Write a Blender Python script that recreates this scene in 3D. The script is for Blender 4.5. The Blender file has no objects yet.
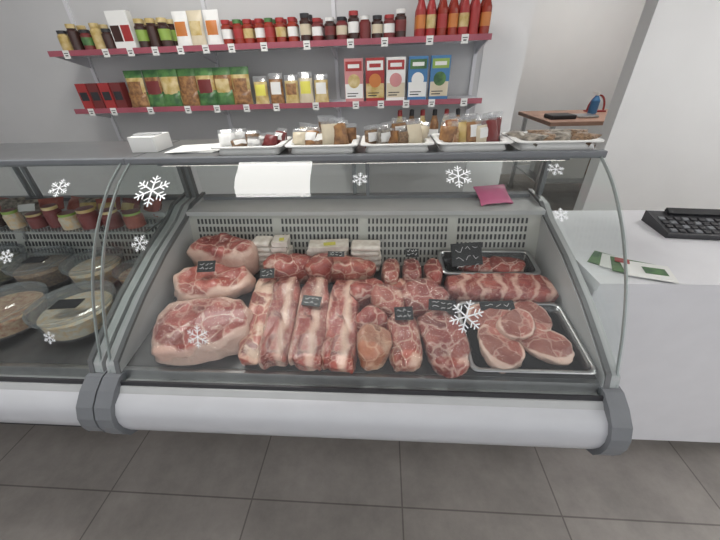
import bpy, math, random
from mathutils import Vector, Matrix, noise, Euler
random.seed(4)
S=bpy.context.scene
col=S.collection
S.view_settings.view_transform='Standard'
S.view_settings.look='None'
S.view_settings.exposure=0.0

# ------------------------------------------------------------------ materials
def N(nt,t,**k):
    n=nt.nodes.new(t)
    for a,b in k.items(): setattr(n,a,b)
    return n
def newmat(name):
    m=bpy.data.materials.new(name); m.use_nodes=True
    nt=m.node_tree; b=nt.nodes['Principled BSDF']
    return m,nt,b
def c4(c): return (c[0],c[1],c[2],1)
def pm(name,c,rough=.5,metal=0,var=.12,ns=12,bump=0,emit=0,c2=None):
    m,nt,b=newmat(name)
    tc=N(nt,'ShaderNodeTexCoord'); nz=N(nt,'ShaderNodeTexNoise'); nz.inputs['Scale'].default_value=ns; nz.inputs['Detail'].default_value=4
    nt.links.new(tc.outputs['Object'],nz.inputs['Vector'])
    r=N(nt,'ShaderNodeValToRGB'); r.color_ramp.elements[0].position=.35; r.color_ramp.elements[1].position=.65
    r.color_ramp.elements[0].color=c4([x*(1-var) for x in c]); r.color_ramp.elements[1].color=c4(c2 or c)
    nt.links.new(nz.outputs['Fac'],r.inputs['Fac']); nt.links.new(r.outputs['Color'],b.inputs['Base Color'])
    b.inputs['Roughness'].default_value=rough; b.inputs['Metallic'].default_value=metal
    if bump:
        bp=N(nt,'ShaderNodeBump'); bp.inputs['Strength'].default_value=bump; bp.inputs['Distance'].default_value=.01
        nt.links.new(nz.outputs['Fac'],bp.inputs['Height']); nt.links.new(bp.outputs['Normal'],b.inputs['Normal'])
    if emit:
        b.inputs['Emission Color'].default_value=c4(c); b.inputs['Emission Strength'].default_value=emit
    return m
def glassmat(name,tint=(.93,.96,.95),f0=.07,haze=0,hc=(.8,.8,.8),rough=.0,bump=0,top=.9):
    m=bpy.data.materials.new(name); m.use_nodes=True; nt=m.node_tree
    for n in list(nt.nodes): nt.nodes.remove(n)
    o=N(nt,'ShaderNodeOutputMaterial'); t=N(nt,'ShaderNodeBsdfTransparent'); t.inputs[0].default_value=c4(tint)
    g=N(nt,'ShaderNodeBsdfGlossy'); g.inputs['Roughness'].default_value=rough
    lw=N(nt,'ShaderNodeLayerWeight'); lw.inputs[0].default_value=.5
    p=N(nt,'ShaderNodeMath',operation='POWER'); p.inputs[1].default_value=5
    mr=N(nt,'ShaderNodeMapRange'); mr.inputs['To Min'].default_value=f0; mr.inputs['To Max'].default_value=top
    mx=N(nt,'ShaderNodeMixShader')
    L=nt.links.new
    L(lw.outputs['Facing'],p.inputs[0]); L(p.outputs[0],mr.inputs['Value']); L(mr.outputs[0],mx.inputs[0])
    base=t.outputs[0]
    if bump:
        tc=N(nt,'ShaderNodeTexCoord'); nz=N(nt,'ShaderNodeTexNoise'); nz.inputs['Scale'].default_value=38; nz.inputs['Detail'].default_value=4; nz.inputs['Distortion'].default_value=2.5
        L(tc.outputs['Object'],nz.inputs['Vector']); bp=N(nt,'ShaderNodeBump'); bp.inputs['Strength'].default_value=bump; bp.inputs['Distance'].default_value=.012
        L(nz.outputs['Fac'],bp.inputs['Height']); L(bp.outputs['Normal'],g.inputs['Normal']); L(bp.outputs['Normal'],lw.inputs['Normal'])
    if haze:
        d=N(nt,'ShaderNodeBsdfDiffuse'); d.inputs[0].default_value=c4(hc)
        m2=N(nt,'ShaderNodeMixShader'); m2.inputs[0].default_value=haze
        L(t.outputs[0],m2.inputs[1]); L(d.outputs[0],m2.inputs[2]); base=m2.outputs[0]
    L(base,mx.inputs[1]); L(g.outputs[0],mx.inputs[2]); L(mx.outputs[0],o.inputs[0])
    return m

def meatmat(name,mode,lean=(.42,.10,.085),lean2=(.62,.27,.23),fat=(.78,.60,.52),rim=.70,freq=5,fatamt=.5,ax=0,seam=.6,cell=14):
    m,nt,b=newmat(name); L=nt.links.new
    tc=N(nt,'ShaderNodeTexCoord')
    n1=N(nt,'ShaderNodeTexNoise'); n1.inputs['Scale'].default_value=18; n1.inputs['Detail'].default_value=5; n1.inputs['Roughness'].default_value=.6
    n2=N(nt,'ShaderNodeTexNoise'); n2.inputs['Scale'].default_value=55; n2.inputs['Detail'].default_value=7; n2.inputs['Distortion'].default_value=2.0
    L(tc.outputs['Object'],n1.inputs['Vector']); L(tc.outputs['Object'],n2.inputs['Vector'])
    r1=N(nt,'ShaderNodeValToRGB'); r1.color_ramp.elements[0].position=.38; r1.color_ramp.elements[1].position=.68
    r1.color_ramp.elements[0].color=c4(lean); r1.color_ramp.elements[1].color=c4(lean2)
    L(n1.outputs['Fac'],r1.inputs['Fac'])
    dn=N(nt,'ShaderNodeTexNoise'); dn.inputs['Scale'].default_value=9; dn.inputs['Detail'].default_value=3; L(tc.outputs['Object'],dn.inputs['Vector'])
    dv=N(nt,'ShaderNodeVectorMath',operation='SCALE'); dv.inputs['Scale'].default_value=.16; L(dn.outputs['Color'],dv.inputs[0])
    da=N(nt,'ShaderNodeVectorMath',operation='ADD'); L(tc.outputs['Object'],da.inputs[0]); L(dv.outputs[0],da.inputs[1])
    vo=N(nt,'ShaderNodeTexVoronoi',feature='DISTANCE_TO_EDGE'); vo.inputs['Scale'].default_value=cell; L(da.outputs[0],vo.inputs['Vector'])
    vc=N(nt,'ShaderNodeTexVoronoi',feature='F1'); vc.inputs['Scale'].default_value=cell; L(da.outputs[0],vc.inputs['Vector'])
    hs=N(nt,'ShaderNodeHueSaturation'); vr=N(nt,'ShaderNodeSeparateXYZ'); L(vc.outputs['Color'],vr.inputs[0])
    vm=N(nt,'ShaderNodeMapRange'); vm.inputs['To Min'].default_value=.6; vm.inputs['To Max'].default_value=1.15; L(vr.outputs[0],vm.inputs['Value'])
    L(vm.outputs[0],hs.inputs['Value']); L(r1.outputs['Color'],hs.inputs['Color'])
    sm=N(nt,'ShaderNodeMapRange'); sm.inputs['From Min'].default_value=.015; sm.inputs['From Max'].default_value=.065; sm.inputs['To Min'].default_value=seam; sm.inputs['To Max'].default_value=0; L(vo.outputs['Distance'],sm.inputs['Value'])
    r2=N(nt,'ShaderNodeValToRGB'); r2.color_ramp.elements[0].position=.59; r2.color_ramp.elements[1].position=.67
    L(n2.outputs['Fac'],r2.inputs['Fac'])
    mm=N(nt,'ShaderNodeMath',operation='MULTIPLY'); mm.inputs[1].default_value=.6; L(r2.outputs['Color'],mm.inputs[0])
    mxx=N(nt,'ShaderNodeMath',operation='MAXIMUM'); L(mm.outputs[0],mxx.inputs[0]); L(sm.outputs[0],mxx.inputs[1])
    mx=N(nt,'ShaderNodeMix',data_type='RGBA'); L(mxx.outputs[0],mx.inputs[0]); L(hs.outputs['Color'],mx.inputs[6]); mx.inputs[7].default_value=c4(fat)
    sp=N(nt,'ShaderNodeSeparateXYZ'); L(tc.outputs['Generated'],sp.inputs[0])
    na=N(nt,'ShaderNodeTexNoise'); na.inputs['Scale'].default_value=14; na.inputs['Detail'].default_value=3; L(tc.outputs['Object'],na.inputs['Vector'])
    ns=N(nt,'ShaderNodeMath',operation='MULTIPLY_ADD'); L(na.outputs['Fac'],ns.inputs[0]); 
    if mode=='rim':
        cb=N(nt,'ShaderNodeCombineXYZ'); L(sp.outputs[0],cb.inputs[0]); L(sp.outputs[1],cb.inputs[1]); cb.inputs[2].default_value=0
        ds=N(nt,'ShaderNodeVectorMath',operation='DISTANCE'); L(cb.outputs[0],ds.inputs[0]); ds.inputs[1].default_value=(.5,.5,0)
        dd=N(nt,'ShaderNodeMath',operation='MULTIPLY'); dd.inputs[1].default_value=2; L(ds.outputs['Value'],dd.inputs[0])
        ns.inputs[1].default_value=.5; L(dd.outputs[0],ns.inputs[2])
        mr0=N(nt,'ShaderNodeMapRange'); mr0.inputs['From Min'].default_value=rim+.22; mr0.inputs['From Max'].default_value=rim+.30; mr0.inputs['To Max'].default_value=.8
        L(ns.outputs[0],mr0.inputs['Value']); mask=mr0.outputs[0]
    elif mode=='layers':
        ns.inputs[1].default_value=.35; L(sp.outputs[ax],ns.inputs[2])
        s=N(nt,'ShaderNodeMath',operation='MULTIPLY'); s.inputs[1].default_value=freq*6.283; L(ns.outputs[0],s.inputs[0])
        si=N(nt,'ShaderNodeMath',operation='SINE'); L(s.outputs[0],si.inputs[0])
        mr=N(nt,'ShaderNodeMapRange'); mr.inputs['From Min'].default_value=-.2+ (0.5-fatamt); mr.inputs['From Max'].default_value=.8+(0.5-fatamt); mr.inputs['To Max'].default_value=.9; L(si.outputs[0],mr.inputs['Value'])
        mask=mr.outputs[0]
    else:
        rr=N(nt,'ShaderNodeMapRange'); rr.inputs['From Min'].default_value=.62-fatamt*.25; rr.inputs['From Max'].default_value=.72-fatamt*.25; rr.inputs['To Max'].default_value=.85
        L(na.outputs['Fac'],rr.inputs['Value']); mask=rr.outputs[0]
    m2=N(nt,'ShaderNodeMix',data_type='RGBA'); L(mask,m2.inputs[0]); L(mx.outputs[2],m2.inputs[6]); m2.inputs[7].default_value=c4(fat)
    L(m2.outputs[2],b.inputs['Base Color'])
    b.inputs['Roughness'].default_value=.32; b.inputs['Coat Weight'].default_value=.5; b.inputs['Coat Roughness'].default_value=.08
    bp=N(nt,'ShaderNodeBump'); bp.inputs['Strength'].default_value=.8; bp.inputs['Distance'].default_value=.009; L(n1.outputs['Fac'],bp.inputs['Height']); L(bp.outputs['Normal'],b.inputs['Normal'])
    bp2=N(nt,'ShaderNodeBump'); bp2.inputs['Strength'].default_value=.8; bp2.inputs['Distance'].default_value=.005; L(n2.outputs['Fac'],bp2.inputs['Height']); L(bp2.outputs['Normal'],b.inputs['Coat Normal'])
    return m

M={}
M['wall']=pm('wall_paint',(.60,.60,.605),.85,var=.03,ns=3)
M['wall_lit']=pm('wall_paint_lit',(.84,.84,.84),.85,var=.03,ns=3)  # same wall, with the brighter light on it painted into the colour
M['ceil']=pm('ceiling_paint',(.75,.75,.75),.9,var=.02)
M['white']=pm('white_plastic',(.52,.53,.56),.35,var=.03)
M['lam']=pm('white_laminate',(.72,.72,.75),.4,var=.03)
M['grey']=pm('grey_plastic',(.17,.18,.195),.45,var=.08)
M['rail']=pm('glass_edge_rail',(.34,.37,.37),.35,.2,var=.08)
M['dgrey']=pm('ledge_metal',(.16,.165,.17),.35,.3,var=.08)
M['lgrey']=pm('light_grey_plastic',(.44,.45,.455),.4,var=.05)
M['dark']=pm('dark_plastic',(.03,.03,.035),.45,var=.2)
M['black']=pm('black_card',(.010,.011,.014),.5,var=.2)
M['steel']=pm('brushed_steel',(.55,.56,.57),.32,1,var=.1,ns=30)
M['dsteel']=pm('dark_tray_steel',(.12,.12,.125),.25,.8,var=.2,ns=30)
M['deck']=pm('deck_steel',(.13,.13,.132),.38,.5,var=.3,ns=14)
M['panel']=pm('grille_panel',(.46,.46,.43),.5,var=.05)
M['chalk']=pm('chalk',(.6,.6,.6),.9)
M['flake']=pm('snowflake_vinyl',(.88,.9,.92),.6,emit=.10)  # faint glow added to the white vinyl
M['glass']=glassmat('display_glass',tint=(.94,.965,.955),f0=.045)
M['clear']=glassmat('clear_plastic',tint=(.9,.92,.93),f0=.07,haze=.08,rough=.08)
M['lid']=glassmat('lid_plastic',tint=(.78,.81,.83),f0=.07,haze=.10,hc=(.65,.7,.72),rough=.08)
M['bagclear']=glassmat('bag_film',tint=(.92,.93,.94),f0=.09,haze=.15,rough=.15)
M['film']=glassmat('cling_film',tint=(.98,.97,.97),f0=.045,rough=.05,bump=.9,top=.4)
M['pink']=pm('price_rail',(.38,.095,.13),.45,var=.15)
M['paper']=pm('paper',(.80,.80,.78),.8,var=.03)
M['yellow']=pm('yellow_sticker',(.75,.70,.12),.6)
def colm(k,c,rough=.4,**kw):
    M[k]=pm(k,c,rough,**kw)
colm('red',(.38,.035,.035)); colm('dred',(.18,.03,.03)); colm('orange',(.58,.20,.05)); colm('gold',(.52,.36,.10),c2=(.64,.52,.28),ns=25)
colm('green',(.035,.11,.04),c2=(.10,.23,.07),ns=20); colm('brown',(.20,.09,.04),c2=(.38,.2,.08),ns=50); colm('cream',(.66,.58,.43)); colm('darkjar',(.05,.022,.018),.15)
colm('tomato',(.30,.035,.02),.15); colm('blue',(.06,.20,.42)); colm('pinkbox',(.62,.27,.27)); colm('wood',(.50,.30,.22),.5,ns=6,var=.2)
colm('lime',(.28,.42,.08)); colm('sausage',(.26,.05,.04),.35,c2=(.38,.11,.08),ns=20); colm('pinkbag',(.62,.16,.30)); colm('fatw',(.78,.70,.62),.35,c2=(.86,.81,.75),ns=40,bump=.5)
colm('salad',(.62,.58,.48),c2=(.62,.42,.22),ns=70,bump=.5); colm('spice',(.13,.08,.05),c2=(.32,.20,.11),ns=150,bump=.4); colm('fishdark',(.10,.085,.07),c2=(.38,.34,.28),ns=60)
colm('greens',(.12,.12,.05),c2=(.42,.36,.22),ns=80,bump=.5); colm('carrot',(.40,.14,.06),c2=(.58,.42,.25),ns=80,bump=.5)

# floor tiles
m,nt,b=newmat('floor_tile')
tc=N(nt,'ShaderNodeTexCoord'); mp=N(nt,'ShaderNodeMapping'); mp.inputs['Location'].default_value=(-.09+3.05,-.57+3.05,0)
br=N(nt,'ShaderNodeTexBrick'); br.offset=0; br.inputs['Scale'].default_value=1; br.inputs['Brick Width'].default_value=.61; br.inputs['Row Height'].default_value=.61
br.inputs['Mortar Size'].default_value=.003; br.inputs['Bias'].default_value=0
br.inputs['Color1'].default_value=(.31,.282,.260,1); br.inputs['Color2'].default_value=(.345,.315,.29,1); br.inputs['Mortar'].default_value=(.17,.15,.14,1)
nz=N(nt,'ShaderNodeTexNoise'); nz.inputs['Scale'].default_value=4; nz.inputs['Detail'].default_value=9; nz.inputs['Roughness'].default_value=.7
mr=N(nt,'ShaderNodeMapRange'); mr.inputs['From Min'].default_value=.3; mr.inputs['From Max'].default_value=.7; mr.inputs['To Min'].default_value=.75; mr.inputs['To Max'].default_value=1.2
mu=N(nt,'ShaderNodeVectorMath',operation='SCALE')
L=nt.links.new
L(tc.outputs['Object'],mp.inputs[0]); L(mp.outputs[0],br.inputs['Vector']); L(tc.outputs['Object'],nz.inputs['Vector'])
L(nz.outputs['Fac'],mr.inputs['Value']); L(br.outputs['Color'],mu.inputs[0]); L(mr.outputs[0],mu.inputs['Scale']); L(mu.outputs[0],b.inputs['Base Color'])
b.inputs['Roughness'].default_value=.45
M['floor']=m

# ------------------------------------------------------------------ mesh builder
class MB:
    def __init__(s): s.v=[];s.f=[];s.m=[];s.s=[];s.mats=[]
    def mi(s,k):
        if k not in s.mats: s.mats.append(k)
        return s.mats.index(k)
    def add(s,vs,fs,k,smooth=False):
        o=len(s.v); i=s.mi(k); s.v+= [tuple(v) for v in vs]
        for f in fs: s.f.append([a+o for a in f]); s.m.append(i); s.s.append(smooth)
    def box(s,c,size,k,rz=0,rx=0,ry=0):
        R=Euler((rx,ry,rz)).to_matrix(); C=Vector(c)
        vs=[C+R@Vector((sx*size[0]/2,sy*size[1]/2,sz*size[2]/2)) for sx in(-1,1) for sy in(-1,1) for sz in(-1,1)]
        s.add(vs,[(0,1,3,2),(4,6,7,5),(0,4,5,1),(2,3,7,6),(0,2,6,4),(1,5,7,3)],k)
    def b2(s,a,b,k): s.box([(a[i]+b[i])/2 for i in range(3)],[abs(b[i]-a[i]) for i in range(3)],k)
    def prof(s,pts,x0,x1,k,smooth=False,cap=True,closed=True):
        n=len(pts); vs=[(x0,p[0],p[1]) for p in pts]+[(x1,p[0],p[1]) for p in pts]
        fs=[(i,(i+1)%n,n+(i+1)%n,n+i) for i in range(n if closed else n-1)]
        s.add(vs,fs,k,smooth)
        if cap and closed: s.add(vs,[tuple(range(n))[::-1],tuple(range(n,2*n))],k)
    def lathe(s,x,y,z,pr,k,seg=20,sx=1,sy=1):
        for a,bq in zip(pr[:-1],pr[1:]):
            kk=bq[2] if len(bq)>2 else k
            vs=[];
            for r,h in((a[0],a[1]),(bq[0],bq[1])):
                for i in range(seg):
                    t=2*math.pi*i/seg; vs.append((x+r*sx*math.cos(t),y+r*sy*math.sin(t),z+h))
            s.add(vs,[(i,(i+1)%seg,seg+(i+1)%seg,seg+i) for i in range(seg)],kk,True)
    def bag(s,x,y,z,w,h,d,k,rz=0,lab=None,lean=0,top=None):
        nx,nz=9,11; R=Euler((lean,0,rz)).to_matrix(); C=Vector((x,y,z))
        ph=random.random()*9
        for sd in(-1,1):
            vs=[]
            for j in range(nz):
                for i in range(nx):
                    u=i/(nx-1)*2-1; t=j/(nz-1)
                    prof=max(0,(1-abs(u)**2.6))**.5*(min(1,(t*6+.3))*max(0,min(1,(1-t)*3.2-.25)))**.6
                    ww=w/2*(1-.06*math.sin(t*3.1)) 
                    wr=.005*noise.noise(Vector((u*3+ph,t*5,sd*3)))
                    vs.append(C+R@Vector((u*ww,sd*(d/2*prof+.001+wr*prof),t*h)))
            q=[(j*nx+i,j*nx+i+1,(j+1)*nx+i+1,(j+1)*nx+i) for j in range(nz-1) for i in range(nx-1)]
            def kk(f):
                j=f[0]//nx; i=f[0]%nx
                if top and j>=nz-3: return top
                if lab and 3<=j<=6 and 1<=i<=6: return lab
                return k
            gr={}
            for f in q: gr.setdefault(kk(f),[]).append(f)
            for kx,fl in gr.items(): s.add(vs,fl,kx,True)
    def obj(s,name,parent=None,bevel=0,loc=None):
        me=bpy.data.meshes.new(name); me.from_pydata(s.v,[],s.f)
        for k in s.mats: me.materials.append(M[k])
        for p,i,sm in zip(me.polygons,s.m,s.s): p.material_index=i; p.use_smooth=sm
        me.update()
        o=bpy.data.objects.new(name,me); col.objects.link(o)
        if parent: o.parent=parent
        if loc: o.location=loc
        if bevel:
            md=o.modifiers.new('b','BEVEL'); md.width=bevel; md.segments=2; md.limit_method='ANGLE'
        return o
def empty(name):
    e=bpy.data.objects.new(name,None); col.objects.link(e); e.empty_display_size=.1; return e

# ------------------------------------------------------------------ room
def slab(name,a,b,k):
    q=MB(); q.b2(a,b,k); return q.obj(name)
slab('floor',(-3.3,-2.6,-.1),(3.7,5.2,0),'floor')
slab('ceiling',(-3.3,-2.6,2.8),(3.7,5.2,2.9),'ceil')
q=MB(); q.b2((-3.2,2.6,0),(.93,2.72,2.8),'wall'); q.b2((1.655,2.6,0),(3.6,2.72,2.8),'wall_lit'); q.b2((.93,2.6,2.3),(1.655,2.72,2.8),'wall'); q.obj('wall_back')
slab('wall_left',(-3.3,-2.6,0),(-3.2,5.2,2.8),'wall')
slab('wall_right',(3.6,-2.6,0),(3.7,5.2,2.8),'wall_lit')
slab('wall_storeroom',(-3.2,5.1,0),(3.6,5.2,2.8),'wall_lit')
q=MB(); q.b2((-3.2,2.585,0),(.93,2.6,.08),'lgrey'); q.b2((1.66,2.585,0),(3.6,2.6,.08),'lgrey'); q.obj('baseboard_back')
q=MB(); q.b2((.66,2.594,0),(.934,2.5995,2.32),'wall_lit'); q.obj('wall_strip_lit')  # thin sheet painting the lit wall beside the doorway; no trim there

# ------------------------------------------------------------------ display cases
raw=[(.572,.70),(.585,.73),(.61,.785),(.65,.88),(.70,.975),(.76,1.06),(.83,1.135),(.91,1.20),(1.0,1.25)]
def crom(P,n=6):
    out=[]
    for i in range(len(P)-1):
        p0=Vector(P[max(i-1,0)]);p1=Vector(P[i]);p2=Vector(P[i+1]);p3=Vector(P[min(i+2,len(P)-1)])
        for j in range(n):
            t=j/n; out.append(.5*((2*p1)+(p2-p0)*t+(2*p0-5*p1+4*p2-p3)*t*t+(3*p1-p0-3*p2+p3)*t**3))
    out.append(Vector(P[-1])); return out
GP=crom(raw)
GS=[0]
for a,b_ in zip(GP[:-1],GP[1:]): GS.append(GS[-1]+(b_-a).length)
def gpt(s_):
    s_=max(0,min(GS[-1]-1e-6,s_))
    for i in range(len(GS)-1):
        if GS[i+1]>s_:
            t=(s_-GS[i])/(GS[i+1]-GS[i]); p=GP[i].lerp(GP[i+1],t); d=(GP[i+1]-GP[i]).normalized(); return p,d
def s_of_y(y):
    for i in range(len(GP)-1):
        if GP[i+1].x>=y: return GS[i]+(GS[i+1]-GS[i])*(y-GP[i].x)/(GP[i+1].x-GP[i].x)
def deckz(y): return .735+(y-.62)*(.065/.48)
DA=math.atan(.065/.48)
M['fill_glow']=pm('case_fill_glow',(1,.93,.84),.5,emit=7)  # glow added to brighten the case interior, no visible lamp there

def case(name,x0,x1,bz=.55,fill=True):
    E=empty(name)
    q=MB()
    q.prof([(.60,.53),(.80,.46),(.80,.10),(1.30,.10),(1.30,1.0),(1.155,1.0),(1.10,.80),(.62,.735),(.585,.70)],x0+.04,x1-.04,'lgrey')
    q.obj('body',E)
    q=MB(); q.b2((x0+.06,.84,0),(x1-.06,1.26,.10),'dark'); q.obj('plinth',E)
    q=MB(); q.prof([(.615,.7355),(1.098,.801),(1.098,.803),(.615,.738)],x0+.042,x1-.042,'deck'); 
    q.prof([(.592,.70),(.600,.738),(.608,.738),(.62,.736)],x0+.042,x1-.042,'steel'); q.obj('deck',E)
    q=MB()
    P=[(.60,.700),(.548,.694),(.522,.68),(.507,.655),(.502,.625),(.506,.595),(.518,bz+.014),(.54,bz+.004),(.62,bz-.005),(.62,.70)]
    q.prof(P,x0+.03,x1-.03,'white',smooth=True)
    q.obj('bumper',E)
    q=MB(); q.prof([(.550,.6945),(.562,.708),(.575,.711),(.592,.708),(.592,.70)],x0+.045,x1-.045,'lgrey'); 
    q.prof([(.566,.7105),(.569,.722),(.575,.722),(.573,.7105)],x0+.045,x1-.045,'dark'); q.obj('glass_channel',E)
    for xa,xb in((x0-.0,x0+.05),(x1-.05,x1)):
        q=MB()
        P2=[(.62,.735),(.575,.735),(.54,.715),(.507,.685),(.492,.652),(.488,.62),(.494,.585),(.509,bz),(.54,bz-.02),(.66,bz-.04),(.80,.44),(.80,.70)]
        q.prof(P2,xa,xb,'grey'); q.obj('end_cap',E,bevel=.012)
        q=MB()
        top=[(.585,.72),(.60,.765),(.68,.81),(.79,.865),(.95,.93),(1.13,.985),(1.20,1.02),(1.31,1.03)]
        q.prof(top+[(1.31,.10),(.80,.10),(.80,.6),(.60,.6)],xa+.002,xb-.006,'lgrey')
        q.obj('side_wall',E,bevel=.006)
        xm=xa+.012 if xa==x0 else xb-.012
        xg=xb-.012 if xa==x0 else xa+.012
        q=MB(); q.prof(top+[(p[0],p[1]+.010) for p in top[::-1]],xg-.007,xg+.007,'dgrey'); q.obj('side_shade_strip',E)  # dark strip added to stand for shading on the inner side wall
        pts=[(p.x,p.y) for p in GP]
        base=[(1.30,1.235),(1.30,1.03),(1.20,1.02),(1.13,.985),(.95,.93),(.79,.865),(.68,.81),(.60,.765)]
        q=MB(); n=pts[3:]+base
        q.add([(xm,p[0],p[1]) for p in n],[tuple(range(len(n)))],'glass'); q.obj('end_glass',E)
        q=MB(); inn=[(p.x+.006,p.y-.006) for p in GP]
        q.prof([(p.x+.001,p.y-.001) for p in GP]+inn[::-1],xm-.002,xm+.002,'rail'); q.obj('end_rail',E)
        q=MB(); q.b2((xm-.008,1.275,1.0),(xm+.008,1.30,1.24),'dgrey'); q.obj('rear_post',E)
    q=MB(); n=len(GP)
    vs=[(x0+.006,p.x,p.y) for p in GP]+[(x1-.006,p.x,p.y) for p in GP]
    q.add(vs,[(i,n+i,n+i+1,i+1) for i in range(n-1)],'glass',True); q.obj('curved_glass',E)
    q=MB(); q.b2((x0,1.0,1.238),(x1,1.33,1.25),'dgrey'); q.b2((x0-.002,.988,1.236),(x1+.002,1.012,1.256),'grey'); q.obj('top_shelf',E,bevel=.003)
    if fill:
        q=MB(); q.b2((x0+.08,1.02,1.224),(x1-.08,1.06,1.237),'grey'); q.b2((x0+.09,1.025,1.2225),(x1-.09,1.055,1.2238),'fill_glow'); q.obj('case_fill_strip',E)  # unseen fill strip added under the top shelf
    q=MB()
    q.prof([(1.095,.803),(1.150,1.003),(1.156,1.003),(1.10,.803)],x0+.042,x1-.042,'panel')
    q.prof([(1.138,1.0),(1.138,1.016),(1.31,1.016),(1.31,1.0)],x0+.042,x1-.042,'lgrey')
    q.obj('back_panel',E)
    q=MB(); ang=math.atan2(.055,.20)
    nsl=int((x1-x0-.16)/.0155)
    for r_ in range(6):
        t=.12+r_*.148
        yc=1.095+.055*t-.0012; zc=.803+.2*t
        for i in range(nsl):
            xx=x0+.08+i*.0155
            if i%22>=20: continue
            q.box((xx,yc,zc),(.0070,.003,.020),'dark',rx=-ang)
    q.obj('grille_slots',E)
    q=MB(); xm=(x0+x1)/2
    q.add([(x0+.05,1.285,1.02),(xm+.03,1.285,1.02),(xm+.03,1.285,1.23),(x0+.05,1.285,1.23)],[(0,1,2,3)],'glass')
    q.add([(xm-.03,1.30,1.02),(x1-.05,1.30,1.02),(x1-.05,1.30,1.23),(xm-.03,1.30,1.23)],[(0,1,2,3)],'glass')
    q.b2((xm+.02,1.278,1.02),(xm+.035,1.292,1.23),'grey'); q.b2((xm-.035,1.294,1.02),(xm-.02,1.308,1.23),'grey')
    q.b2((x0+.05,1.275,1.016),(x1-.05,1.31,1.03),'grey')
    q.obj('sliding_doors',E)
    return E
case('refrigerated_display_case',-.81,.64)
E2=case('refrigerated_display_case',-2.265,-.815,bz=.575,fill=False)

# ------------------------------------------------------------------ snowflakes
def flake(X,Y,r,rot=0):
    q=MB(); s0=s_of_y(Y)
    def pt(a,b_,o=.002):
        p,d=gpt(s0+b_); n=Vector((-d.y,d.x)); p=p+n*o; return (X+a,p.x,p.y)
    def stroke(a0,b0,a1,b1,w):
        d=Vector((a1-a0,b1-b0)); L_=d.length; d/=L_; nn=Vector((-d.y,d.x))*w/2; vs=[]
        k=4
        for i in range(k+1):
            c=Vector((a0,b0))+d*L_*i/k
            for sg in(-1,1): vs.append(pt(c.x+nn.x*sg,c.y+nn.y*sg))
        q.add(vs,[(2*i,2*i+1,2*i+3,2*i+2) for i in range(k)],'flake')
    w=max(.0022,r*.085)
    for k in range(6):
        t=k*math.pi/3+rot; c,s_=math.cos(t),math.sin(t)
        stroke(0,0,r*c,r*s_,w)
        for f,l in((.45,.34),(.70,.28)):
            for sg in(-1,1):
                t2=t+sg*math.pi/3.2
                stroke(f*r*c,f*r*s_,f*r*c+l*r*math.cos(t2),f*r*s_+l*r*math.sin(t2),w*.85)
    q.obj('snowflake_sticker')
for a in[(-.681,.89,.055,.5),(-.686,.77,.026,.2),(-.063,.917,.024,.5),(.216,.922,.040,.5),(.486,.94,.024,.1),(.226,.665,.046,.3),(-.518,.635,.034,.5),(.475,.825,.02,.5),
         (-.98,.90,.034,.5),(-1.09,.745,.022,.3),(-.97,.63,.020,.5)]: flake(*a)

# ------------------------------------------------------------------ meat
F1=(.70,.50,.41)
M['ham']=meatmat('ham_cut','rim',rim=.86,lean=(.24,.032,.027),lean2=(.46,.125,.10),fat=F1)
M['ham2']=meatmat('ham_cut_pale','rim',lean=(.30,.055,.045),lean2=(.50,.17,.13),fat=F1,rim=.80)
M['belly']=meatmat('belly_layers','layers',freq=1.5,fatamt=.30,lean=(.25,.036,.03),lean2=(.46,.15,.115),fat=(.72,.51,.41),cell=20,seam=.3)
M['loin']=meatmat('loin_meat','patch',fatamt=.22,lean=(.23,.032,.027),lean2=(.40,.105,.08),fat=F1)
M['loinf']=meatmat('loin_fatty','patch',fatamt=.42,lean=(.30,.055,.042),lean2=(.48,.17,.125),fat=(.72,.52,.40))
M['smoke']=meatmat('shank_skin','patch',fatamt=.45,lean=(.32,.12,.07),lean2=(.48,.24,.16),fat=(.62,.40,.28))
M['ribs']=meatmat('rib_rack','layers',freq=6.5,fatamt=.20,lean=(.23,.032,.027),lean2=(.40,.10,.075),fat=(.66,.42,.34),seam=.25)
M['mince']=meatmat('mince_meat','patch',fatamt=.15,lean=(.26,.032,.025),lean2=(.40,.09,.065))
M['chop']=meatmat('chop_cut','rim',rim=.86,lean=(.34,.085,.065),lean2=(.52,.20,.155),fat=(.72,.52,.43),seam=.35)

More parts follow.
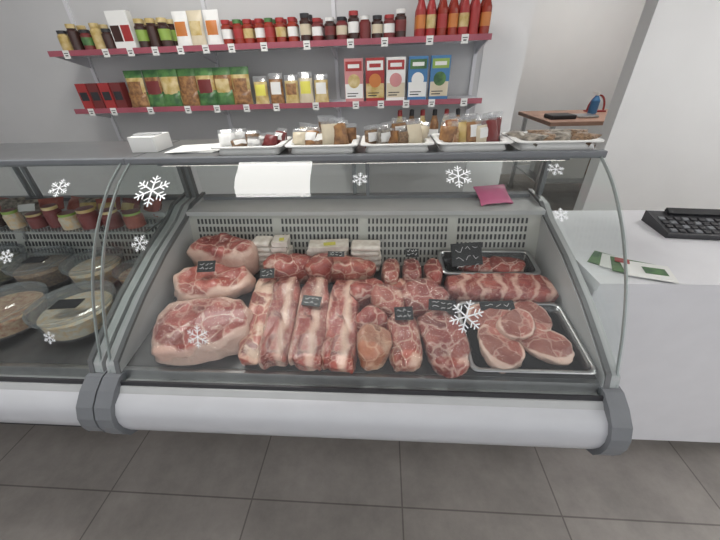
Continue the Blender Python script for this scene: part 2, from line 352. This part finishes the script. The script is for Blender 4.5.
def blob(name,x,y,w,d,h,k,rz=0,e=.55,e2=.8,seed=0,amp=.10,dz=0,taper=0,ridge=0,kid=0,z=None,cup=0,rip=.06,wrap=False):
    nl,nm=56,24; vs=[];fs=[];ws=[]
    def sp(v,p): return math.copysign(abs(v)**p,v)
    for j in range(nm+1):
        ph=-math.pi/2+math.pi*j/nm
        cr=abs(math.cos(ph))**e; zz=sp(math.sin(ph),e)
        for i in range(nl):
            t=2*math.pi*i/nl
            ux=sp(math.cos(t),e2); uy=sp(math.sin(t),e2)
            k_=1+kid*math.cos(2*t+.6)+kid*.7*math.cos(3*t)
            nn=1+amp*1.8*noise.noise(Vector((math.cos(t)*1.1+seed*7.3,math.sin(t)*1.1,zz*.5)))+amp*.9*noise.noise(Vector((math.cos(t)*3.2+seed*3.1,math.sin(t)*3.2,zz*2)))
            px=ux*cr*w/2*nn*k_; py=uy*cr*d/2*nn*k_
            px*=1+taper*(py/(d/2))
            hz=(zz*.5+.5)*h
            top=max(0,zz)
            hz+=top*h*amp*2.2*noise.noise(Vector((px*14+seed,py*14,seed*1.7)))
            hz+=top*h*rip*noise.noise(Vector((px*45+seed,py*28,seed*2.7)))
            if ridge: hz+=top*ridge*math.sin(px/.026*2*math.pi)
            if cup: hz+=top*cup*((px/(w/2))**2-.5)
            vs.append((px,py,max(0,hz)))
            if wrap:
                c_=.0025+.003*abs(noise.noise(Vector((px*60,py*60,hz*60+seed))))
                ws.append((px*(1+2*c_/w),py*(1+2*c_/d),max(0,hz)+c_*max(0,zz)))
    for j in range(nm):
        for i in range(nl): fs.append((j*nl+i,j*nl+(i+1)%nl,(j+1)*nl+(i+1)%nl,(j+1)*nl+i))
    q=MB(); q.add(vs,fs,k,True)
    o=q.obj(name)
    zz0=(deckz(y)+.004 if z is None else z)+dz
    o.location=(x,y,zz0)
    o.rotation_euler=(Matrix.Rotation(DA if z is None else 0,3,'X')@Matrix.Rotation(rz,3,'Z')).to_euler()
    if wrap:
        q=MB(); q.add(ws,fs,'film',True); q.obj('cling_film',o)
    return o
blob('pork_ham',-.560,.730,.31,.24,.085,'ham',rz=.1,e=.45,seed=1,amp=.10,wrap=True)
blob('pork_ham',-.600,.925,.28,.175,.10,'ham2',rz=.3,e=.5,seed=2,amp=.12)
blob('pork_ham',-.60,1.045,.265,.13,.15,'ham',rz=-.1,e=.5,seed=3,amp=.08)
def strip(x,y0,y1,w,h,seed,rz=0,k='belly',dz=0):
    blob('pork_belly_strip',x,(y0+y1)/2,w,y1-y0,h,k,rz=rz,e=.42,e2=.42,seed=seed,amp=.08,dz=dz,rip=.16,wrap=seed in(5,6))
strip(-.398,.612,.985,.085,.060,4,rz=.13,k='loinf')
strip(-.318,.600,.955,.098,.068,5,rz=.10)
strip(-.222,.598,.96,.104,.070,6,rz=.06)
strip(-.122,.598,.96,.104,.066,7,rz=.02)
blob('pork_shoulder_piece',-.340,1.01,.21,.115,.10,'loin',rz=.2,seed=8)
blob('pork_shoulder_piece',-.125,1.01,.20,.10,.095,'loinf',rz=-.1,seed=9)
blob('pork_shoulder_piece',-.225,1.0,.11,.10,.105,'loin',rz=.5,seed=10)
def fatpack(x,y,w,d,n,z0,lab=True):
    q=MB(); z=z0
    for i in range(n):
        q.box((x+random.uniform(-.006,.006),y,z+.011),(w,d,.020),'fatw',rz=random.uniform(-.1,.1)); z+=.022
    if lab: q.box((x+.01,y-.01,z+.0015),(w*.30,d*.35,.002),'yellow',rz=.2)
    q.obj('lard_slab',bevel=.008)
fatpack(-.455,1.066,.07,.065,6,.806,False)
fatpack(-.385,1.068,.06,.065,6,.806)
fatpack(-.205,1.070,.15,.065,5,.808)
fatpack(-.060,1.070,.11,.065,5,.808,False)
blob('pork_shank',.022,.845,.115,.13,.09,'loinf',rz=.3,e=.7,e2=.9,seed=11,wrap=True)
blob('pork_shank',-.030,.762,.10,.09,.09,'loin',e=.8,e2=.95,seed=12)
blob('pork_shank',-.020,.665,.10,.125,.10,'smoke',rz=-.25,e=.7,seed=13,taper=.15)
blob('pork_loin',.070,.695,.100,.195,.082,'loinf',rz=.05,e=.6,e2=.65,seed=14,taper=.12,wrap=True)
blob('pork_loin',.183,.700,.130,.205,.078,'loin',rz=.18,e=.6,e2=.65,seed=15,wrap=True)
blob('pork_loin',.140,.868,.155,.14,.09,'loin',rz=.1,e=.6,seed=16,wrap=True)
blob('pork_tenderloin',.035,.99,.068,.14,.085,'loinf',seed=17,e=.7,wrap=True)
blob('pork_tenderloin',.11,.995,.070,.14,.09,'loin',seed=18,e=.7,wrap=True)
blob('pork_tenderloin',.185,.985,.066,.135,.085,'loin',seed=19,e=.7)
blob('pork_piece',-.050,.895,.12,.10,.082,'loin',rz=.6,seed=20)
blob('pork_piece',.055,.925,.10,.07,.06,'loinf',rz=.2,seed=24)
blob('pork_rib_rack',.405,.925,.36,.105,.075,'ribs',rz=-.03,e=.5,e2=.42,seed=21,amp=.05,ridge=.0035,rip=.12)
def rtray(name,x,y,w,d,h,k,z,rim=.012,inner=None,th=.003,rx=0):
    q=MB()
    def ring(w_,d_,zz,r=.02,n=5):
        out=[]
        for cx,cy,a0 in((1,1,0),(-1,1,90),(-1,-1,180),(1,-1,270)):
            for i in range(n):
                a=math.radians(a0+90*i/(n-1)); out.append((cx*(w_/2-r)+r*math.cos(a),cy*(d_/2-r)+r*math.sin(a),zz))
        return out
    i_=.012
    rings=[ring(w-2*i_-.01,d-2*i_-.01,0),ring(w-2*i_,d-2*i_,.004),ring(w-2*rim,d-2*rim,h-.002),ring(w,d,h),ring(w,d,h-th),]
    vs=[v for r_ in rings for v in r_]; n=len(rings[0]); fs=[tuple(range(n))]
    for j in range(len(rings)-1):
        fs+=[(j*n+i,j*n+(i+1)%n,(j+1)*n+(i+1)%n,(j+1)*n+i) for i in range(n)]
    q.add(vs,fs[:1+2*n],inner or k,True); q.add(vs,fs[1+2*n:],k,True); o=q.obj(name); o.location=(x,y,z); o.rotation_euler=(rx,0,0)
    md=o.modifiers.new('s','SOLIDIFY'); md.thickness=.0015
    return o
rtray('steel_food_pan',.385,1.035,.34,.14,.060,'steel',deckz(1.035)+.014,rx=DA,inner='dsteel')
blob('pork_cutlet',.455,1.03,.13,.09,.035,'mince',seed=22,dz=.034); blob('pork_cutlet',.35,1.035,.13,.09,.035,'mince',seed=23,dz=.034)
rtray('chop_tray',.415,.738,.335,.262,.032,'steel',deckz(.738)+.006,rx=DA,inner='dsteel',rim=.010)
for i,(cx,cy,rz,w) in enumerate([(.345,.80,.3,.135),(.475,.805,-1.2,.13),(.345,.69,1.9,.145),(.478,.70,2.8,.14),(.41,.755,.9,.12)]):
    blob('pork_chop',cx,cy,w,w*.85,.032,'chop',rz=rz,e=.4,e2=1,seed=30+i,amp=.08,kid=.08,dz=.012+(.02 if i==4 else 0))

def tag(x,y,z,w=.055,h=.038,rz=0,rx=.9,rows=2):
    q=MB(); q.box((0,0,0),(w,.0025,h),'black')
    for r_ in range(rows):
        zz=h*.22-r_*h*.40; n=9; x_=-w*.36; pz=zz
        for i in range(n):
            x2=x_+w*.72/n; z2=zz+random.uniform(-1,1)*h*.13
            L_=math.hypot(x2-x_,z2-pz); 
            if i not in(3,6): q.box(((x_+x2)/2,-.0018,(pz+z2)/2),(L_,.0008,.0015),'chalk',ry=-math.atan2(z2-pz,x2-x_))
            x_,pz=x2,z2
    o=q.obj('price_tag'); o.location=(x,y,z); o.rotation_euler=(-rx,0,rz)
tag(-.60,.90,.915,.06,.04,.1); tag(-.40,.92,.875,.05,.035,.1); tag(-.222,.80,.85,.062,.035,-.15,rx=1.1); tag(.068,.74,.855,.055,.04,.1,rx=1.0)
tag(.185,.775,.86,.08,.035,-.1,rx=1.0); tag(.30,1.0,.91,.11,.08,.15,rx=.6,rows=3); tag(.105,.965,.935,.045,.03,0); tag(-.16,.98,.92,.06,.02,0)
tag(.375,.825,.81,.11,.05,.1,rx=1.1); 

# ------------------------------------------------------------------ left case contents
def tub(x,y,r,h,k='salad',tg=False):
    q=MB(); z=deckz(y)+r*.135+.004
    q.lathe(x,y,z,[(0,0),(r*.84,0),(r*.86,.004),(r*.96,h)],'clear',32)
    q.lathe(x,y,z+.004,[(0,0),(r*.80,0),(r*.86,h*.62),(r*.7,h*.72),(r*.3,h*.66),(0,h*.70)],k,28)
    q.lathe(x,y,z+h,[(r*.96,-.006),(r*1.02,-.006),(r*1.02,.006),(r*.97,.009),(r*.93,.004),(r*.90,.003),(r*.55,.005),(r*.52,.008),(0,.008)],'lid',36)
    if tg: q.box((x+.01,y-r*.2,z+h+.011),(r*.7,r*.4,.002),'black',rz=.1)
    q.obj('salad_tub')
tub(-1.005,.765,.118,.085,'salad',tg=True); tub(-1.265,.76,.125,.075,'carrot'); tub(-1.10,.985,.098,.085,'salad'); tub(-1.315,.985,.105,.085,'spice',tg=True)
tub(-.925,.965,.07,.07,'carrot'); tub(-1.53,.76,.125,.08,'carrot'); tub(-1.55,1.0,.11,.08,'greens'); tub(-1.80,.85,.13,.08)
q=MB(); q.b2((-2.2,1.02,.985),(-.87,1.25,.992),'clear')
for x in(-2.15,-1.5,-.88): q.b2((x,1.02,.98),(x+.01,1.25,.986),'steel'); q.b2((x,1.12,.80),(x+.01,1.14,.982),'steel')
q.obj('inner_glass_shelf')
q=MB(); x=-.93
for i in range(13):
    k=random.choice(['sausage','dred','darkjar','dred','salad']); h_=random.uniform(.055,.085); r0=random.uniform(.026,.034)
    q.lathe(x,1.06+random.uniform(-.01,.01),.992,[(0,0),(r0,.002),(r0,h_*.7),(r0*.8,h_*.84),(r0*.88,h_*.86,'gold' if i%3 else 'lime'),(r0*.88,h_,'gold' if i%3 else 'lime'),(0,h_+.001,'dred')],k,16)
    x-=random.uniform(.07,.10)
q.obj('pate_jars')
q=MB()
for i in range(11):
    x=-.93-i*.085; q.bag(x,1.15+random.uniform(-.02,.02),.995,.09,.075,.035,random.choice(['sausage','dred','sausage','fishdark']),rz=random.uniform(-.5,.5),lab=random.choice(['gold',None,'paper',None]),lean=-.6)
q.obj('sausage_packets')

# ------------------------------------------------------------------ top ledge trays and bags
TX=[(-.535,-.31),(-.30,-.075),(-.065,.155),(.165,.385),(.395,.64)]
for a,b_ in TX:
    rtray('white_serving_tray',(a+b_)/2,1.09,b_-a,.165,.028,'paper',1.2515,rim=.02)
pal=[['paper','spice','paper','dred'],['cream','brown','spice','cream','brown'],['spice','fishdark','brown','spice','cream'],['brown','carrot','gold','brown','cream','dred'],['fishdark','spice','fishdark','spice']]
for ti,((a,b_),pl) in enumerate(zip(TX,pal)):
    q=MB(); n=len(pl)*2
    for i in range(n):
        x=a+.035+(b_-a-.07)*((i*.5)/(len(pl)-.5)); y=1.065+.05*(i%2)
        hh=[.055,.08,.07,.085,.035][ti]*random.uniform(.7,1.15)
        if ti==4: 
            q.bag(x,y-.02,1.264,.07,.065,.025,pl[i//2],rz=random.uniform(-1,1),lean=-1.2)
        else:
            q.bag(x,y,1.262,.055,hh,.028,pl[i//2],rz=random.uniform(-.8,.8),lean=random.uniform(-.7,.1),top='bagclear',lab='paper' if random.random()<.25 else None)
    q.obj(['dried_snack_bags','nut_bags','seed_bags','spice_bags','dried_fish_packs'][ti])
q=MB(); q.b2((-.86,1.10,1.2505),(-.77,1.20,1.30),'paper'); q.b2((-.862,1.13,1.301),(-.775,1.17,1.304),'lgrey'); q.obj('paper_box',bevel=.004)
q=MB()
for i in range(3): q.box((-.65+.01*i,1.14,1.2515+.002*i),(.17,.12,.0018),'paper',rz=.1*i)
q.obj('paper_sheets')
q=MB(); q.bag(.44,1.19,1.02,.13,.10,.03,'pinkbag',lean=-1.1,rz=.2); q.obj('pink_bag')

# ------------------------------------------------------------------ wall shelves
WE=empty('wall_shelf_unit')
SX0,SX1=-2.09,.62
def shelf(z,xa,xb,rail=True):
    q=MB(); q.b2((xa,2.305,z-.022),(xb,2.585,z),'lam'); q.obj('shelf_board',WE)
    q=MB(); q.box(((xa+xb)/2,2.30,z-.010),(xb-xa,.008,.030),'pink',rx=0)
    x=xa+.12
    while x<xb-.05:
        q.box((x,2.2945,z-.016),(.04,.002,.044),'paper'); q.box((x,2.2932,z-.010),(.028,.001,.004),'dark'); q.box((x,2.2932,z-.022),(.018,.001,.006),'dark'); x+=random.choice([.16,.2,.26])
    q.obj('price_rail',WE)
    q=MB()
    for x in(xa+.01,(xa+xb)/2-.42,(xa+xb)/2+.42,xb-.01) if xb-xa>1 else (xa+.01,xb-.01):
        q.prof([(2.32,z-.022),(2.59,z-.022),(2.59,z-.09)],x-.004,x+.004,'lam')
    q.obj('shelf_bracket',WE)
shelf(1.285,SX0,SX1); shelf(1.61,SX0,SX1); shelf(.99,-.35,SX1)
q=MB()
for x in(SX0+.01,-.735-.42,-.735+.42,SX1-.01): q.b2((x-.012,2.585,.9),(x+.012,2.6,1.95),'lam')
q.obj('wall_upright',WE)
Z1=1.6101; Z0=1.2851
def jar(q,x,y,z,r,h,body,cap,lab=None):
    pr=[(0,0),(r*.9,0),(r,.006),(r,h*.25)]
    if lab: pr+=[(r*1.01,h*.25,lab),(r*1.01,h*.62,lab),(r,h*.62)]
    pr+=[(r,h*.72),(r*.75,h*.80),(r*.75,h*.83),(r*.82,h*.83,cap),(r*.82,h*.98,cap),(0,h,cap)]
    q.lathe(x,y,z,pr,body,14)
def bottle(q,x,y,z,r,h,body,cap,lab):
    q.lathe(x,y,z,[(0,0),(r*.92,0),(r,.008),(r,h*.2),(r*1.01,h*.2,lab),(r*1.01,h*.5,lab),(r,h*.5),(r*.95,h*.62),(r*.5,h*.8),(r*.42,h*.84),(r*.5,h*.84,cap),(r*.45,h*.98,cap),(0,h,cap)],body,14)
def row(name,fn,xa,xb,step,ys=(2.35,)):
    q=MB(); x=xa+step/2; i=0
    while x<xb:
        for y in ys: fn(q,x+random.uniform(-.004,.004),y+random.uniform(-.006,.006),i)
        x+=step; i+=1
    q.obj(name)
row('mustard_jars',lambda q,x,y,i:jar(q,x,y,Z1,.032,.14 if i%2 else .11,['gold','darkjar','dred'][i%3],['dark','gold'][i%2],['gold','darkjar','green'][i%3]),-2.02,-1.66,.072,(2.35,2.43))
row('coffee_cartons',lambda q,x,y,i:(q.b2((x-.033,y-.02,Z1),(x+.033,y+.03,Z1+.19),'paper'),q.b2((x-.028,y-.0215,Z1+.04),(x+.028,y-.02,Z1+.12),'red' if i%2 else 'darkjar')),-1.66,-1.52,.072,(2.35,))
row('sauce_jars',lambda q,x,y,i:jar(q,x,y,Z1,.034,.15,'darkjar','gold',['lime','darkjar'][i%2]),-1.51,-1.29,.074,(2.35,2.43))
row('noodle_packets',lambda q,x,y,i:q.bag(x,y,Z1,.095,.18,.04,'cream' if i%2 else 'paper',lab=['orange','gold'][i%2],lean=-.1),-1.28,-.98,.1,(2.36,))
row('tomato_paste_jars',lambda q,x,y,i:jar(q,x,y,Z1,.031,.125,'tomato',['red','green','red'][i%3],['paper','red','gold'][i%3]),-.97,-.50,.066,(2.35,2.42))
row('jam_jars',lambda q,x,y,i:jar(q,x,y,Z1,.033,.115 if i%4 else .14,['darkjar','dred'][i%2],['dark','red','paper'][i%3],['cream','paper','dred'][i%3]),-.49,.17,.07,(2.35,2.42))
row('ketchup_bottles',lambda q,x,y,i:bottle(q,x,y,Z1,.029,.21,['red','tomato'][(i//2)%2],['red','green'][i%2],['orange','gold','red'][i%3]),.19,.60,.06,(2.35,2.42))
row('tea_boxes',lambda q,x,y,i:(q.b2((x-.036,y-.02,Z0),(x+.036,y+.04,Z0+.15),'dred' if i%2 else 'red'),q.b2((x-.026,y-.0215,Z0+.05),(x+.026,y-.02,Z0+.10),'dark')),-2.04,-1.73,.08,(2.35,))
row('seasoning_bags',lambda q,x,y,i:(q.bag(x,y,Z0,.125,.215,.05,'brown' if i%2 else 'gold',lab=['brown','dred','gold'][i%3],lean=-.08,top='green'),q.bag(x,y-.012,Z0+.0,.126,.09,.05,'green' if i%3 else 'brown',lean=-.08)),-1.70,-.86,.12,(2.36,))
row('pasta_bags',lambda q,x,y,i:q.bag(x,y,Z0,.092,.175 if i%2 else .16,.04,['gold','brown','gold','cream'][i%4],lab=['yellow','paper','brown'][i%3],lean=-.1,top='bagclear'),-.84,-.33,.098,(2.36,))
def cbox(q,x,y,i):
    a=['pinkbox','red','paper','blue','blue'][i%5]; h=.235
    q.b2((x-.058,y-.02,Z0),(x+.058,y+.03,Z0+h),a)
    q.b2((x-.056,y-.0212,Z0+.02),(x+.056,y-.02,Z0+.10),['paper','gold','cream','paper','cream'][i%5])
    q.b2((x-.05,y-.0218,Z0+h-.065),(x+.05,y-.02,Z0+h-.015),['red','paper','red','green','lime'][i%5])
    q.b2((x-.035,y-.0222,Z0+h-.05),(x+.035,y-.0215,Z0+h-.03),['paper','red','paper','paper','paper'][i%5])
    q.b2((x-.045,y-.0218,Z0+.03),(x+.01,y-.021,Z0+.036),'dark'); q.b2((x-.045,y-.0218,Z0+.045),(x+.025,y-.021,Z0+.05),'dark')
    n=18; vs=[(x,y-.0226,Z0+.115)]+[(x+.038*math.cos(2*math.pi*t/n),y-.0226,Z0+.115+.038*math.sin(2*math.pi*t/n)) for t in range(n)]
    q.add(vs,[(0,1+t,1+(t+1)%n) for t in range(n)],['gold','orange','pinkbox','paper','green'][i%5])
row('cereal_boxes',cbox,-.25,.42,.134,(2.35,))
row('oil_bottles',lambda q,x,y,i:bottle(q,x,y,.9901,.032,.24,'brown' if i%2 else 'gold',['red','dark'][i%2],'paper'),.08,.56,.075,(2.36,))

# ------------------------------------------------------------------ service desk right
q=MB(); q.b2((.665,.84,.87),(2.6,1.42,.90),'lam'); q.b2((.67,.855,.06),(2.58,.875,.87),'lam'); q.b2((.67,.875,.06),(.69,1.40,.87),'lam'); q.b2((2.56,.875,.06),(2.58,1.40,.87),'lam')
q.b2((.69,.895,0),(2.56,.91,.06),'grey'); q.b2((.69,1.385,0),(2.56,1.40,.87),'lam'); q.obj('service_desk')
E=empty('desk_calculator')
q=MB(); q.prof([(-.085,.0),(.085,.0),(.085,.045),(-.085,.02)],-.145,.145,'dark')
q.obj('body',E,bevel=.005)
q=MB(); a=math.atan2(.025,.17)
for r_ in range(4):
    for c_ in range(8): 
        y=-.065+r_*.028; q.box((-.12+c_*.027,y,.0335+y*.147),(.02,.02,.008),'grey' if (c_+r_)%3==0 else 'dark',rx=a)
q.obj('keys',E,bevel=.002)
q=MB(); q.box((.02,.065,.048),(.20,.035,.014),'black',rx=.3); q.obj('display',E)
E.location=(1.22,1.21,.901); E.rotation_euler=(0,0,-.12)
q=MB()
for i,k in enumerate(['green','paper','green','paper']): q.box((.775+.022*i,.965-.02*i,.9015+.0018*i),(.13,.10,.0016),k,rz=-.7+.12*i)
q.box((.80,.965,.9085),(.04,.03,.001),'red',rz=-.5); q.box((.86,.90,.9085),(.06,.04,.001),'green',rz=-.3); q.obj('leaflet_stack')

# ------------------------------------------------------------------ storeroom table
E=empty('work_table')
q=MB(); q.b2((1.68,3.6,.91),(3.3,4.5,.95),'wood'); q.obj('top',E,bevel=.006)
q=MB()
for x in(1.75,3.2):
    for y in(3.68,4.42): q.b2((x-.02,y-.02,0),(x+.02,y+.02,.91),'steel')
q.b2((1.75,3.68,.30),(3.2,4.42,.32),'steel'); q.obj('frame',E)
q=MB(); q.lathe(2.36,4.15,.951,[(0,0),(.045,0),(.045,.13),(.02,.17),(.018,.18),(.022,.18,'paper'),(.02,.21,'paper'),(0,.212,'paper')],'blue',20); q.b2((2.31,4.14,1.15),(2.37,4.16,1.17),'paper'); q.obj('spray_bottle')
q=MB(); pts=[]
for i in range(24):
    t=math.pi*i/23; pts.append((2.47+.09*math.cos(t),4.3,.96+.16*math.sin(t)))
for a,b_ in zip(pts[:-1],pts[1:]):
    m_=[(a[i]+b_[i])/2 for i in range(3)]; L_=math.dist(a,b_); q.box(m_,(L_*1.1,.015,.015),'red',ry=-math.atan2(b_[2]-a[2],b_[0]-a[0]))
q.b2((2.37,4.25,.951),(2.57,4.35,.965),'red'); q.obj('red_basket_handle')
q=MB(); q.b2((1.75,3.75,.951),(2.0,3.95,.99),'dark'); q.b2((2.05,3.8,.951),(2.25,4.0,.975),'steel'); q.obj('tool_box',bevel=.01)
q=MB(); q.b2((1.85,3.8,.321),(2.3,4.2,.55),'paper'); q.b2((2.4,3.8,.321),(2.9,4.2,.60),'brown'); q.obj('storage_boxes')

# ------------------------------------------------------------------ lights
M['led']=pm('led_diffuser',(1,.98,.94),.5,emit=18)
def led(x,y,w=.6,d=.6):
    q=MB(); q.b2((x-w/2,y-d/2,2.785),(x+w/2,y+d/2,2.79),'led'); q.b2((x-w/2-.02,y-d/2-.02,2.79),(x+w/2+.02,y+d/2+.02,2.80),'white'); q.obj('ceiling_or_fill_panel')
led(-.86,1.12,.6,.95)
for p in[(3.1,1.28),(3.2,-1.2),(2.2,3.9)]: led(*p)  # unseen panels added as fill, placed clear of the glass reflections
w=bpy.data.worlds.new('w'); S.world=w; w.use_nodes=True
w.node_tree.nodes['Background'].inputs[0].default_value=(.97,.98,1,1); w.node_tree.nodes['Background'].inputs[1].default_value=1.2

# ------------------------------------------------------------------ camera
a_,p_,r_=math.radians(4.5),math.radians(32.5),math.radians(2.0)
F=Vector((-math.sin(a_)*math.cos(p_),math.cos(a_)*math.cos(p_),-math.sin(p_)))
R=Vector((math.cos(a_),math.sin(a_),0)); U=R.cross(F)
R2=math.cos(r_)*R-math.sin(r_)*U; U2=math.sin(r_)*R+math.cos(r_)*U
cam=bpy.data.cameras.new('camera'); co=bpy.data.objects.new('camera',cam); col.objects.link(co)
mw=Matrix((R2,U2,-F)).transposed().to_4x4(); mw.translation=Vector((0,0,1.48)); co.matrix_world=mw
cam.sensor_width=36; cam.lens=16.0; cam.clip_start=.02
S.camera=co
